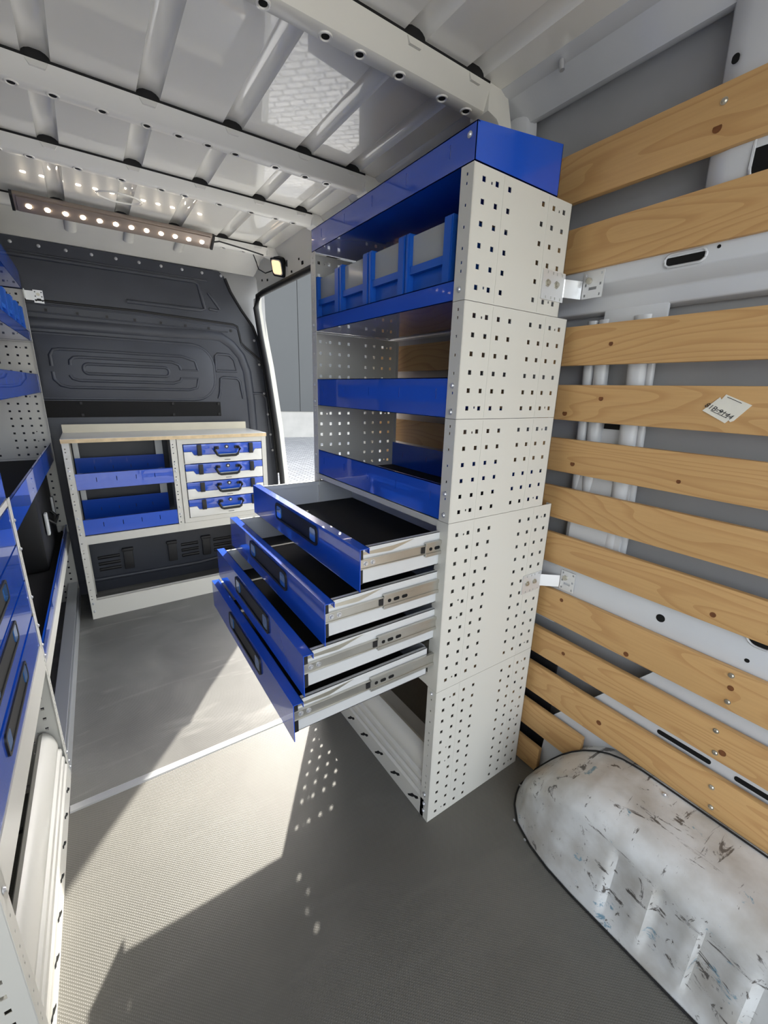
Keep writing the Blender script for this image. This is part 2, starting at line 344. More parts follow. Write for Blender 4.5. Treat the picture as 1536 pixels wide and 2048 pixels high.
# cant rail at the top (roof to wall)
MB().prism([(.30, RZ-.003), (.315, RZ-.012), (.335, RZ-.014), (.35, RZ-.028), (.372, 2.085), (.385, 2.068), (.40, 2.068), (.44, 2.09), (.42, 2.14), (.30, 2.15)], 'y', YR, YD).build('cant_rail', 'body', wall, smooth=35)
MB().prism([(.30, RZ-.004), (.345, 2.06), (.350, 1.975), (.362, 1.968), (.40, 1.985), (.42, 2.02), (.42, 2.14), (.30, 2.15)], 'y', YD, YB).build('cant_rail', 'pillar', wall, bevel=.006, smooth=40)
def rail(name, prf, y0, y1, mt='body'): return MB().prism(prf, 'y', y0, y1).build(name, mt, wall, bevel=.004, smooth=45)
g = lambda z, d: (xw(z)+d, z)
UP = [g(1.69, .07), g(1.685, .022), g(1.675, .010), g(1.627, .010), g(1.60, .040), g(1.565, .042), g(1.558, .07)]
up = rail('upper_rail', UP, YR, YD)
for ya_, yb_ in ((-.228, -.07), (-.80, -.60)): MB().box(xw(1.55)+.040, xw(1.55)+.050, ya_, yb_, 1.48, 1.57).build('rail_tab', 'body', wall, bevel=.004, smooth=40)
lo = rail('lower_rail', [g(.86, .07), g(.855, .02), g(.72, .02), g(.70, .07)], YR, YD)
def hole_on(parent, y, z, w_, h, d=.0, base=.0, r=None, rim=True):
    pts = rrect(w_, h, min(w_, h)/2*.98 if r is None else r, 6)
    x = xw(z)+base
    MB().prism([(y+a, z+b) for a, b in pts], 'x', x-.0006, x+.001).build('opening', 'hole', parent)
    if rim: MB().tube([(x-.0005, y+a, z+b) for a, b in pts], .003, 6, True).build('opening_rim', 'body', parent, smooth=60)
for y in (-.26, -.62, -1.0): hole_on(up, y, 1.646, .082, .026, base=.010)
hole_on(up, -.322, 1.655, .007, .007, base=.010, rim=False)
hole_on(lo, -.347, .772, .022, .022, base=.02, rim=False); hole_on(lo, -.556, .822, .06, .05, base=.02); hole_on(lo, -.54, .755, .01, .01, base=.02, rim=False)
# vertical pressed post in the middle bay
for y, r in ((-.036, .016), (-.073, .020), (-.172, .026), (-.203, .010)):
    MB().tube([(xw(z)+.052, y, z) for z in (.86, 1.0, 1.2, 1.4, 1.545)], r, 10, flat=((1, 0, 0), .9)).build('wall_post', 'body', wall, smooth=60)
MB().box(.492, .508, -.20, -.04, .86, 1.30).build('post_plate', 'body', wall)
MB().box(.485, .493, -.165, -.10, 1.258, 1.272).build('post_slot', 'hole', wall)
# upper post with oval opening, right of the frame
pp = MB().strip([(-.262, xw(1.9)+.045), (-.275, xw(1.9)+.02), (-.31, xw(1.9)+.012), (-.42, xw(1.9)+.012), (-.47, xw(1.9)+.04)][::-1], 'z', 1.685, 2.075, .006)
pp.v = [(y+(xw(z)-xw(1.9)), x, z) for x, y, z in pp.v]
po = pp.build('upper_post', 'body', wall, smooth=50)
hole_on(po, -.385, 1.80, .07, .10, base=.0115, r=.03); hole_on(po, -.292, 1.972, .012, .016, base=.0115, rim=False)
# pillar left of the recess by the tall unit
MB().prism([(.188, xw(1.9)+.05), (.196, xw(1.9)+.02), (.225, xw(1.9)+.004), (.34, xw(1.9)+.004), (.36, xw(1.9)+.05)], 'z', 1.69, 2.085).xf(lambda x, y, z: (y+xw(z)-xw(1.9), x, z)).build('upper_post', 'body', wall, bevel=.006, smooth=50)
# inner wheel-house reinforcement plate
wp = MB().prism([(-.06, 0), (-.08, .245), (-.2, .40), (-.35, .595), (-.42, .70), (-1.45, .70), (-1.45, 0)], 'x', .487, .492).build('wheelhouse_plate', 'body', wall)
for a, b in ((-.40, -.53), (-.58, -.70)):
    MB().prism([((a+b)/2+p, .437+q) for p, q in rrect(abs(b-a), .014, .006)], 'x', .4862, .488).build('opening', 'hole', wp)
# black void of the sill behind the lowest slats
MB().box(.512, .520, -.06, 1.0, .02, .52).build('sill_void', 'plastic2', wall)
MB().prism([(.49, .60), (.50, .63), (.53, .63), (.53, .58)], 'y', -.03, .4).build('sill_clip', 'body', wall)
cr2 = [o for o in wall.children if o.name.startswith('cant_rail')][-1]
for y, z, h in ((1.646, 2.005, .016), (1.69, 2.032, .010), (2.20, 2.015, .012), (2.30, 2.03, .012), (1.80, 1.99, .010)):
    MB().box(.3440, .3520, y-h*.6, y+h*.6, z-h/2, z+h/2).build('square_hole', 'hole', cr2)
# studs under the cant rail
for y, x, z in ((.305, .318, RZ-.014), (.06, .318, RZ-.014)):
    MB().cyl((x, y, z), (0, -.2, -1), .006, .022, 10).build('stud', 'rivet', wall, smooth=40)
# wooden slats
SL = [(1.936, 1.826), (1.767, 1.663), (1.53, 1.428), (1.376, 1.276), (1.222, 1.12), (1.072, .969), (.919, .818), (.728, .62), (.571, .472), (.427, .314), (.268, .163), (.104, .003)]
knots = {0: [(-.285, .35)], 2: [(-.12, .5), (.3, .4)], 3: [(-.005, .2), (-.11, .65)], 4: [(-.045, .3), (-.33, .3)], 5: [(-.27, .72), (-.13, .7)], 6: [(-.57, .35), (-.46, .25)], 7: [(-.07, .8), (-.29, .12), (-.53, .55)], 8: [(-.105, .55), (-.55, .3)], 9: [(-.255, .45)]}
scr = {0: [(-.29, .72)], 7: [(-.525, .85), (-.532, .2)], 8: [(-.527, .8), (-.537, .2)], 9: [(-.55, .7), (-.56, .2)], 10: []}
for i, (z1, z0) in enumerate(SL):
    ye = {10: -.215, 11: -.075}.get(i, -1.45)
    t = .018; x0, x1 = xw(z0), xw(z1)
    m = MB().prism([(x0, z0), (x1, z1), (x1+t, z1), (x0+t, z0)], 'y', ye, 1.0)
    s_ = m.build('slat', 'wood', wall, bevel=.003, smooth=40, label='pale pine board screwed across the van wall')
    tilt = facing((-1, 0, -.05))
    for ky, kf in knots.get(i, []):
        z = z0+(z1-z0)*kf; r = random.uniform(.005, .009)
        MB().cyl((xw(z)-.0004, ky, z), (1, 0, 0), r, .003, 14).build('knot', 'knot', s_)
    for ky, kf in scr.get(i, []):
        z = z0+(z1-z0)*kf; screw(s_, (xw(z), ky, z), (-1, 0, 0), 'zinc')
# --- side door opening
door = MB()
jp = [(.305, 1.93), (.303, 1.86), (.323, 1.692), (.357, 1.485), (.384, 1.266), (.411, 1.036), (.436, .70), (.45, .35), (.455, 0)]
door.strip([(x+.087, z) for x, z in jp], 'y', 2.50, 2.58, .032)
d1 = door.build('door_1', 'white', kind='structure', smooth=40, label='open side door frame with black rubber seal beside the bulkhead')
hp = [(.352, y, 1.958) for y in (1.0, 1.5, 2.0, 2.2)]+[(.342, 2.28, 1.952), (.322, 2.325, 1.935)]+[(x+.004, 2.335, z) for x, z in jp[1:]]
MB().tube(hp, .019, 10).build('door_seal', 'rubber', d1, smooth=60)
MB().strip([(x+.016, z) for x, z in jp], 'y', 2.345, 2.42, .03).build('door_pillar', 'pillar', d1, smooth=40)
MB().box(.36, .44, 1.0, YD+.02, 0, 2.0).build('door_pillar', 'body', d1, bevel=.01)
MB().box(.30, .56, YD-.02, 2.42, -.05, -.002).build('door_sill', 'alu', d1)
# --- bulkhead
bk = [(-1.39, 0), (.452, 0), (.44, .7), (.415, 1.036), (.388, 1.266), (.362, 1.485), (.335, 1.66), (.30, 1.76), (.225, 1.856), (.16, 1.96), (.13, 2.04), (.10, 2.065), (-1.39, 2.075)]
wf = MB().prism(bk, 'y', YB, YB+.03).build('wall_front', 'plastic', kind='structure', label='dark grey plastic bulkhead panel behind the workbench')
def emb(pts, r=.011, h=.55, closed=False, name='embossed_rib', mt='plastic'):
    P = [Vector((x, YB, z)) for x, z in pts]
    return MB().tube(P, r, 10, closed, flat=((0, 1, 0), h)).build(name, mt, wf, smooth=70)
def rr(x0, x1, z0, z1, r, n=6): return [((x0+x1)/2+a, (z0+z1)/2+b) for a, b in rrect(x1-x0, z1-z0, r, n)]
MB().prism(rr(-1.1, .02, 1.252, 1.603, .14, 10), 'y', YB-.007, YB+.004).build('embossed_panel', 'plastic', wf, bevel=.005, smooth=40)
emb(rr(-1.1, .02, 1.252, 1.603, .14, 10), .010, .9, True)
emb([(-.869, 1.43), (-.869, 1.49), (-.85, 1.52), (-.82, 1.525), (-.177, 1.525), (-.10, 1.50), (-.085, 1.44)], .011, 1.1)
emb([(-.869, 1.40), (-.868, 1.36), (-.84, 1.325), (-.80, 1.315), (-.15, 1.315), (-.10, 1.33), (-.085, 1.39)], .011, 1.1)
emb([(-.19, 1.44), (-.085, 1.44)], .009, 1.1); emb([(-.19, 1.39), (-.085, 1.39)], .009, 1.1)
emb([(-.782, 1.44), (-.78, 1.465), (-.76, 1.483), (-.73, 1.486), (-.24, 1.486), (-.20, 1.47), (-.19, 1.44)], .011, 1.1)
emb([(-.79, 1.385), (-.78, 1.365), (-.75, 1.355), (-.24, 1.355), (-.20, 1.37), (-.19, 1.39)], .011, 1.1)
emb(rr(-.72, -.262, 1.395, 1.45, .025), .011, 1.1, True)
emb([(.034, 1.445), (.034, 1.54), (.05, 1.556), (.13, 1.552), (.16, 1.52), (.172, 1.447), (.034, 1.445)], .009, .9)
emb([(.036, 1.26), (.05, 1.30), (.06, 1.395), (.075, 1.404), (.17, 1.40), (.19, 1.38), (.207, 1.262)], .009, .9)
emb([(-1.3, 1.652), (-.25, 1.662), (.0, 1.672), (.08, 1.665), (.15, 1.62), (.21, 1.55), (.245, 1.45), (.262, 1.25), (.268, 1.05), (.27, .7)], .030, .28)
emb([(-1.3, 1.985), (-.06, 1.985), (-.035, 1.97), (-.006, 1.83), (-.03, 1.82), (-.45, 1.82)], .012, .8)
emb([(.02, 1.93), (.09, 1.835), (.07, 1.828), (.02, 1.832)], .009, .8)
emb([(-1.3, 2.0), (.02, 2.0)], .006, .7)
seam = [(-1.3, 1.77), (-.4, 1.772), (.17, 1.752), (.195, 1.742), (.205, 1.70), (.215, 1.64), (.24, 1.615), (.345, 1.535), (.358, 1.47)]
emb(seam, .007, .7, False, 'seam_seal', 'black'); emb([(x+.003, z-.018) for x, z in seam], .005, .8)
emb([(-1.3, 1.715), (.13, 1.70)], .004, .8)
emb([(.135, 2.03), (.165, 1.955), (.232, 1.848), (.305, 1.752), (.338, 1.66), (.365, 1.485), (.39, 1.266), (.417, 1.036), (.44, .7)], .010, .9, False, 'edge_trim', 'rubber')
emb([(.28, 1.30), (.345, 1.30), (.375, 1.27), (.40, .9)], .009, .8)
def m_rivet(): return MB().cyl((0, 0, 0), (0, 0, 1), .0085, .002, 12).cyl((0, 0, .002), (0, 0, 1), .0075, .004, 12, .004)
for k in range(10): shared('rivet', 'rivet', m_rivet, 'rivet', wf, (-.95+.118*k, YB, 2.042), facing((0, -1, 0)))
for x, z in ((.318, 1.66), (.345, 1.50), (.37, 1.30), (.392, 1.15), (.405, 1.0), (.415, .88)): shared('rivet', 'rivet', m_rivet, 'rivet', wf, (x-.01, YB-.005, z), facing((0, -1, 0)))
def m_clip(): return MB().box(-.006, .006, -.007, .007, 0, .006)
for k in range(8): shared('clip', 'seam_clip', m_clip, 'black', wf, (-.85+.143*k, YB, 1.725-.002*k), facing((0, -1, 0)))
MB().box(-.95, .045, YB-.004, YB+.002, 1.142, 1.238).build('rubber_strip', 'mat', wf, bevel=.002)
for x in (-.75, -.25, .25-.21):
    for z in (1.155, 1.225): shared('clip', 'seam_clip', m_clip, 'black', wf, (x-.01, YB-.004, z), facing((0, -1, 0)))
# louvres and clips low on the bulkhead
for x0, x1 in ((-.81, -.685), (-.307, -.19), (-.085, .045)):
    for z in (.233, .19, .15):
        MB().prism([(YB+.001, z-.012), (YB-.012, z+.002), (YB-.010, z+.010), (YB+.001, z+.014)], 'x', x0, x1).build('louvre', 'plastic2', wf, bevel=.003, smooth=40)
for x in (-.637, -.366, -.137):
    MB().box(x-.028, x+.028, YB-.02, YB+.001, .13, .262).box(x-.034, x+.034, YB-.026, YB+.001, .258, .28).build('plastic_clip', 'plastic2', wf, bevel=.006, smooth=40)
emb([(-.9, .085), (-.2, .075), (.1, .10), (.4, .09)], .015, .8)
# ================================================================== WHEEL ARCH
def itp(tbl, y):
    for (a, p), (b, q) in zip(tbl, tbl[1:]):
        if b <= y <= a: return p+(q-p)*(a-y)/(a-b)
    return tbl[-1][1] if y < tbl[-1][0] else tbl[0][1]
XIN = [(-.072, .440), (-.078, .369), (-.09, .335), (-.117, .292), (-.162, .25), (-.23, .224), (-.30, .211), (-.38, .207), (-1.20, .222), (-1.38, .40), (-1.40, .44)]
HT = [(-.072, .004), (-.078, .02), (-.095, .05), (-.129, .108), (-.16, .155), (-.195, .199), (-.23, .235), (-.269, .266), (-.305, .286), (-.345, .300), (-.40, .307), (-1.1, .31), (-1.3, .19), (-1.4, .01)]
ys = [-.072, -.078, -.085, -.095, -.105, -.117]+[-.13-.008*k for k in range(157)]
sec = []
def recess(y, f):
    for a, b in ((-.448, -.520), (-.549, -.622), (-.642, -.716), (-.742, -.816), (-.842, -.915)):
        if b <= y <= a:
            t = (a-y)/(a-b); d = .020*min(1, t*10)*(1-t)**.8
            return d*(1 if .2 < f < .9 else .5 if .12 < f < .95 else 0)
    return 0
for y in ys:
    xi, h = itp(XIN, y), itp(HT, y); xe = .50; row = []
    wdt = xe-xi; r = min(.075, wdt*.5, h*.45+.01)
    for k in range(12):
        f = k/12; row.append((xi+recess(y, f)+.022*f, y, (h-r*.85)*f))
    for k in range(9):
        a = math.pi/2*k/8; row.append((xi+.022+r*(1-math.cos(a))*1.0, y, h-r*.85+r*.85*math.sin(a)))
    for k in range(1, 6): row.append((xi+.022+r+(max(xe, xi+.03+r)-xi-.022-r)*k/5, y, h+.004*k/5))
    sec.append(row)
wa = MB(); n = len(sec[0])
wa.add([p for r_ in sec for p in r_], [(i*n+j, i*n+j+1, (i+1)*n+j+1, (i+1)*n+j) for i in range(len(sec)-1) for j in range(n-1)])
wa.add([(.44, -.0718, 0), (.50, -.0718, 0), (.50, -.0718, .006), (.44, -.0718, .006)], [(0, 1, 2, 3)])
war = thing('wheel_arch', 'scuffed white painted wheel arch housing on the floor under the slats', 'wheel arch', (.34, -.74, 0))
wao = wa.build('housing', 'arch', war, smooth=50, weld=True)
flp = [(itp(XIN, y)-.003, y, .004) for y in ys]
MB().tube(flp, .003, 6).build('sealant_bead', 'black', war, smooth=60)
MB().tube([(.452, y, itp(HT, y)+.006) for y in ys if y > -1.3], .0025, 6).build('sealant_bead', 'rubber', war, smooth=60)
screw(war, (.425, -.47, .312), (0, 0, 1))
for x, y in ((.245, -.155), (.222, -.215), (.365, -.083)): shared('dot', 'weld_spot', lambda: MB().cyl((0, 0, 0), (0, 0, 1), .004, .002, 10), 'rivet', war, (x-.004, y, .01), facing((-1, 0, 0)))
# ================================================================== RACKING PARTS
TH = .0016
BASE_UP = [.983-.0411*k for k in range(12)]; BASE_LO = [.463-.0397*k for k in range(12)]
M2 = [1.253-.0413*k for k in range(6)]; M3 = [1.518-.0416*k for k in range(6)]; M4 = [1.784-.0416*k for k in range(6)]
F4 = [.034, .075, .116, .157]
def side_panel(root, sx, y, z0, z1, dep, fc, bc, rows, inward, label=None, flange_holes=True, local=False, front_w=.038):
    # y: outer face; inward = +1/-1 direction (along y) of the interior
    S_ = lambda x: sx*x
    hs = [(z, .0106) for z in rows]
    cols = [(x, .0104, hs) for x in list(fc)+list(bc)]
    sm = lambda x: (x, .0045, [(rows[0]-.002, .0055), (rows[-1]+.002, .0055)]+([(rows[5]+.008, .0055), (rows[6]-.006, .0055)] if len(rows) > 6 else []))
    cols.append(sm((fc[0]+fc[1])/2+.004)); cols.append(sm((bc[-1]+bc[-2])/2+.002))
    b = MB().perf(.001, dep, z0+.0006, z1-.0006, cols, TH, lambda u, v, t: (S_(u), y+inward*t, v))
    # pressed vertical beads
    for bx in ((fc[1]+fc[2])/2 if len(fc) > 3 else fc[1]+.022, (bc[-2]+bc[-3])/2):
        b.box(S_(bx)-.0013, S_(bx)+.0013, y-inward*.0007, y+inward*.0005, z0+.004, z1-.004)
    # front and rear folded flanges
    fh = []
    if flange_holes:
        z = z1-.018; k = 0
        while z > z0+.015: fh.append((z, .006)); z -= (.017, .040, .041, .041, .028)[k % 5]; k += 1
    b.perf(0, front_w, z0+.0006, z1-.0006, [(front_w*.5, .005, fh)], TH, lambda u, v, t: (S_(t), y+inward*u, v))
    b.perf(0, .018, z0+.0006, z1-.0006, [], TH, lambda u, v, t: (S_(dep-t), y+inward*u, v))
    return b.build('side_panel', 'white', root, local=local, label=label)
def tray(root, sx, y0, y1, x0, x1, z0, zf, zb, label=None, slots=True, liner=True, local=False, name='shelf_tray', zunder=None, ends=False, zend=None):
    S_ = lambda x: sx*x; L = y1-y0
    n_ = max(3, int(L/.155)); sl = [(y0+L*(k+.5)/n_, .0026, [(zf-(zf-z0)*.40, min(.026, (zf-z0)*.4))]) for k in range(n_)] if slots else []
    b = MB().perf(y0, y1, z0, zf, sl, TH, lambda u, v, t: (S_(x0+t), u, v))
    b.box(S_(x0), S_(x1), y0, y1, z0, z0+TH)
    b.perf(y0, y1, z0, zb, sl and [(u, w_, [(z0+(zb-z0)*.55, .02)]) for u, w_, h in sl], TH, lambda u, v, t: (S_(x1-t), u, v))
    b.box(S_(x0), S_(x0+.008), y0, y1, zf-.0022, zf)        # folded top hem
    if ends:
        for ye, d in ((y0, 1), (y1, -1)):
            b.prism([(S_(x0), z0), (S_(x1), z0), (S_(x1), zend), (S_(x0), zf)], 'y', ye, ye+d*TH)
    o = b.build(name, 'blue', root, local=local, label=label)
    if liner: MB().box(S_(x0+.003), S_(x1-.003), y0+.003, y1-.003, z0+TH+.0002, z0+TH+.003).build('liner', 'mat', o, local=local)
    return o
def handle(parent, sx, xf, yc, zc, ln, local):
    # recessed pull: black rounded frame, dark pocket, two glossy end tabs
    h = .056
    fr = rrect(ln, h, .014); inn = rrect(ln-.016, h-.014, .009)
    b = MB(); n_ = len(fr); xa, xb = sx*(xf-.004), sx*xf
    vs = [(xa, yc+a, zc+c) for a, c in fr]+[(xa, yc+a, zc+c) for a, c in inn]+[(xb, yc+a, zc+c) for a, c in fr]+[(xb-sx*.001, yc+a, zc+c) for a, c in inn]
    fs = []
    for i in range(n_):
        j = (i+1) % n_
        fs += [(i, j, n_+j, n_+i), (i, 2*n_+i, 2*n_+j, j), (n_+i, n_+j, 3*n_+j, 3*n_+i)]
    b.add(vs, fs)
    b.prism([(yc+a, zc+c) for a, c in inn], 'x', sx*(xf-.0008), sx*(xf-.0002))
    o = b.build('handle', 'black', parent, local=local, smooth=40, label='black rounded recessed pull with glossy ends')
    for s_ in (-1, 1):
        y = yc+s_*(ln/2-.028)
        MB().prism([(y+a, zc+c) for a, c in rrect(.036, h-.018, .008)], 'x', sx*(xf-.0032), sx*(xf-.0008)).build('tab', 'tab', o if False else parent, local=local)
    return o
def drawer(root, sx, y0, y1, z0, z1, xf, depth, local=False, opened=True, xi=None, label=None):
    S_ = lambda x: sx*x
    zt = z1-.004; zb = z0+.010; ya, yb = y0+.018, y1-.018
    xa, xb = xf+.012, xf+depth
    b = MB()
    b.box(S_(xa), S_(xb), ya, yb, zb, zb+.0016)
    for y, d in ((ya, 1), (yb, -1)):
        b.box(S_(xa), S_(xb), y, y+d*.0014, zb, zt); b.box(S_(xa), S_(xb), y, y+d*.011, zt-.0014, zt)
        b.box(S_(xa), S_(xb), y+d*.0098, y+d*.011, zt-.016, zt)
    b.box(S_(xb-.0016), S_(xb), ya, yb, zb, zt)
    o = b.build('drawer', 'galv', root, local=local, label=label)
    # liner
    if opened: MB().box(S_(xa+.016), S_(xb-.004), ya+.013, yb-.013, zb+.0018, zb+.006).build('liner', 'mat', o, local=local)
    # blue front: face with folded edges
    f = MB().box(S_(xf), S_(xf+.0018), y0, y1, z0, z1)
    f.box(S_(xf+.0005), S_(xf+.026), y0+.0005, y1-.0005, z1-.0018, z1-.0002)
    f.box(S_(xf+.0245), S_(xf+.026), y0+.0005, y1-.0005, z1-.014, z1-.0002)
    f.build('front_panel', 'blue', o, local=local)
    handle(o, sx, xf, y0+(y1-y0)*.49, z1-.038, .312, local)
    zc = z0+(z1-z0)*.585
    if opened:
        for y, d in ((ya, -1), (yb, 1)):
            r = MB()      # inner slide member with rolled edges
            r.box(S_(xf+.004), S_(xb), y, y+d*.004, zc-.0105, zc+.0105)
            r.box(S_(xf+.004), S_(xb), y, y+d*.007, zc+.0105, zc+.013); r.box(S_(xf+.004), S_(xb), y, y+d*.007, zc-.013, zc-.0105)
            r.build('slide_rail', 'slide', o, local=local, bevel=.0006)
            q = MB()
            q.box(S_(xi), S_(.03), y+d*.004, y+d*.0075, zc-.013, zc+.013)
            for s2 in (-1, 1):
                q.box(S_(xi), S_(.03), y+d*.002, y+d*.0105, zc+s2*.0175-.002, zc+s2*.0175+.002); q.box(S_(xi), S_(.03), y+d*.0075, y+d*.0105, zc+s2*.0135-.003, zc+s2*.0135+.003)
            q.build('slide_rail', 'slide', o, local=local, bevel=.0006)
            if d < 0:
                for k, (dx, w_) in enumerate(((.018, .010), (.040, .018), (.066, .018))):
                    if xi+dx+w_ < .02: MB().prism([(S_(xi+dx)+a, zc+c) for a, c in rrect(w_, .009, .004)], 'y', y-.0082, y-.0074).build('slide_slot', 'hole', o, local=local)
                MB().box(S_(xi-.012), S_(xi+.001), y-.0065, y-.004, zc-.008, zc+.008).build('slide_stop', 'black', o, local=local)
                for dx in (.024, .044): screw(o, (S_(xf+dx), y-.004, zc+.001), (0, -1, 0)) if not local else None
                # spring catch along the rim
                MB().prism([(S_(xf+.014), zt-.012), (S_(xf+.014), zt-.018), (S_(xf+.10), zt-.022), (S_(xf+.17), zt-.004), (S_(xf+.10), zt-.010)], 'y', y-.0012, y+.0002).build('rim_catch', 'zinc', o, local=local)
                MB().box(S_(xf+.006), S_(xf+.018), y-.002, y+.001, zt-.030, zt-.004).box(S_(xf+.006), S_(xf+.018), y-.002, y+.001, zb, zb+.05).build('front_bracket', 'black', o, local=local)
    return o
PLP = [(0, 0), (0, .072), (.004, .076), (.010, .079), (.004, .086), (.002, .095), (.004, .108), (.012, .114), (.007, .121), (.005, .130), (.007, .142), (.016, .149), (.012, .158), (.013, .172), (.017, .190), (.024, .206), (.034, .220), (.044, .225), (.054, .220), (.060, .206), (.062, .17)]
def plinth_profile(root, sx, y0, y1, local=False):
    b = MB(); pr_ = [(sx*u, z) for u, z in PLP]
    b.strip(pr_ if sx > 0 else pr_, 'y', y0, y1, -.0018*sx)
    o = b.build('plinth_profile', 'white', root, local=local, smooth=30, label='ribbed white sheet steel plinth with wavy slots')
    n_ = max(2, int(round((y1-y0)/.108)))
    for k in range(n_):
        yc = y0+.052+k*.104
        if yc+.02 > y1: break
        pts = [(yc-.026, .052), (yc-.014, .040), (yc-.004, .039), (yc+.006, .029), (yc+.026, .016), (yc+.030, .020), (yc+.016, .033), (yc+.006, .045), (yc-.004, .047), (yc-.022, .058)]
        MB().prism(pts, 'x', sx*(-.0006), sx*.0004).build('slot', 'hole', o, local=local)
    if sx > 0: b = MB().box(sx*.094, sx*.19, y0, y1, .10, .102); b.build('inner_shelf', 'galv', root, local=local)
    return o
# ------------------------------------------------------------------ right unit
W = .80
U = thing('shelving_unit', 'tall white perforated racking with blue trays and four open drawers by the slatted wall', 'shelving unit')
for y, inw in ((0, 1), (W, -1)):
    side_panel(U, 1, y, 0, .4985, .438, F4, [.289, .330, .370, .409], BASE_LO, inw)
    side_panel(U, 1, y, .4985, 1.019, .438, F4, [.290, .331, .372, .411], BASE_UP, inw, flange_holes=False, front_w=.044)
    side_panel(U, 1, y, 1.019, 1.284, .390, F4, [.237, .277, .318, .359], M2, inw)
    side_panel(U, 1, y, 1.284, 1.547, .390, F4, [.237, .277, .318, .359], M3, inw)
    side_panel(U, 1, y, 1.547, 1.809, .347, [.032, .073, .114], [.235, .276, .317], M4, inw)
tray(U, 1, .003, W-.003, .003, .386, 1.020, 1.115, 1.125, label='blue steel tray just above the drawers')
tray(U, 1, .003, W-.003, .003, .386, 1.285, 1.381, 1.300, label='blue steel tray in the middle of the rack')
tray(U, 1, .003, W-.003, .003, .340, 1.550, 1.594, 1.57, label='blue steel tray carrying the bins', slots=False)
tray(U, 1, .003, W-.003, .004, .288, 1.812, 1.881, 1.919, label='blue steel tray crowning the rack', ends=True, zend=1.919)
MB().box(.002, .434, .04, W-.04, 1.0, 1.018).build('cabinet_top', 'white', U)
MB().box(.0015, .012, .04, W-.04, .499, .542).box(.012, .43, .04, W-.04, .499, .503).build('cabinet_base', 'white', U)
MB().box(.425, .433, .003, W-.003, .503, 1.0).build('cabinet_back', 'galv', U)
for (z0, z1, xf, xi) in ((.887, .994, -.258, -.053), (.773, .880, -.350, -.181), (.658, .766, -.405, -.196), (.544, .646, -.433, -.215)):
    drawer(U, 1, .012, W-.012, z0, z1, xf, .415, xi=xi, label='open drawer with blue front and galvanised sides')
plinth_profile(U, 1, .022, W-.022)
for z in (1.038, 1.095, 1.300, 1.362, 1.570): screw(U, (-.0005, .019, z), (-1, 0, 0)); screw(U, (-.0005, W-.019, z), (-1, 0, 0))
screw(U, (.020, .0005, 1.862), (-1, 0, 0)) if False else screw(U, (.0035, .022, 1.862), (-1, 0, 0))
for z in (.033, .062, .10, .485): screw(U, (-.0005, .019, z), (-1, 0, 0))
# ------------------------------------------------------------------ storage bins
def make_bin(name, label, group, loc, rz, w_, d, h, clear=True, side=1):
    t_ = .004; r = thing(name, label, 'storage bin', loc, rz, group)
    b = MB()
    # local: x depth (front at 0, towards -x is the viewer), y width
    for s_ in (-1, 1):
        y = s_*(w_/2-t_/2)
        b.prism([(.004, 0), (d, 0), (d, h*.97), (.02, h*.99), (.004, h*.99)], 'y', y-t_/2, y+t_/2)
        pw_ = (.030 if s_*side < 0 else .014); y2 = s_*(w_/2-pw_/2)
        b.box(-.008, .016, y2-pw_/2, y2+pw_/2, .003, h)              # thick front posts
        b.box(-.011, -.008, y2-pw_/2+.003, y2+pw_/2-.003, .006, h-.004)
        b.box(.0, d, y-t_, y+t_, h*.95, h*.985)                    # rim
    b.box(.004, d, -w_/2, w_/2, 0, t_); b.box(d-t_, d, -w_/2, w_/2, 0, h*.97)
    b.box(-.006, .006, -w_/2+.01, w_/2-.01, h*.47, h*.57); b.box(.008, .012, -w_/2+.01, w_/2-.01, 0, h*.5)
    b.build('tub', 'blueplastic', r, local=True)
    if clear: MB().box(.004, .0062, -w_/2+.014, w_/2-.014, h*.56, h*.975).build('window', 'clear', r, local=True, label='clear plastic front window')
    return r
BW = .177; bl = ['nearest the perforated end panel', 'second from the perforated end panel', 'third from the perforated end panel', 'farthest from the camera']
for k in range(4):
    yc = .159+.1815*k
    make_bin('storage_bin', 'blue plastic bin with clear front on the right rack, '+bl[k], 'blue bins on the right rack', (.024, yc, 1.5552), 0, BW, .29, .182-.004*(k == 3))
# ------------------------------------------------------------------ left unit (local frame: origin near front corner, +y along the van)
RZL = -math.atan2(.038, 2.36)
LU = thing('shelving_unit', 'long white and blue racking along the left wall with closed drawers', 'shelving unit', (-.968, .02, 0), RZL)
LB = .80; LA = 2.345
BR = [.290, .331, .372, .411]; BR2 = [.237, .277, .318, .359]
side_panel(LU, -1, 0, 0, .4985, .40, F4, BR2, BASE_LO, 1, local=True)
side_panel(LU, -1, 0, .4985, 1.019, .40, F4, BR2, BASE_UP, 1, local=True)
for y, inw in ((LB, -1), (LB+.004, 1)):
    side_panel(LU, -1, y, 0, .4985, .40, F4, BR2, BASE_LO, inw, local=True, front_w=.016)
    side_panel(LU, -1, y, .4985, 1.019, .40, F4, BR2, BASE_UP, inw, local=True, front_w=.016)
side_panel(LU, -1, LA, 0, .4985, .40, F4, BR2, BASE_LO, -1, local=True, front_w=.012)
side_panel(LU, -1, LA, .4985, .92, .40, F4, BR2, [z for z in BASE_UP if z < .91], -1, local=True, front_w=.012)
side_panel(LU, -1, LA, .92, 1.284, .40, F4, BR2, [1.262-.0402*k for k in range(9)], -1, local=True, front_w=.012)
side_panel(LU, -1, LA, 1.284, 1.547, .39, F4, BR2, M3, -1, local=True, front_w=.012)
side_panel(LU, -1, LA, 1.547, 1.809, .347, [.032, .073, .114], [.235, .276, .317], M4, -1, local=True, front_w=.012)
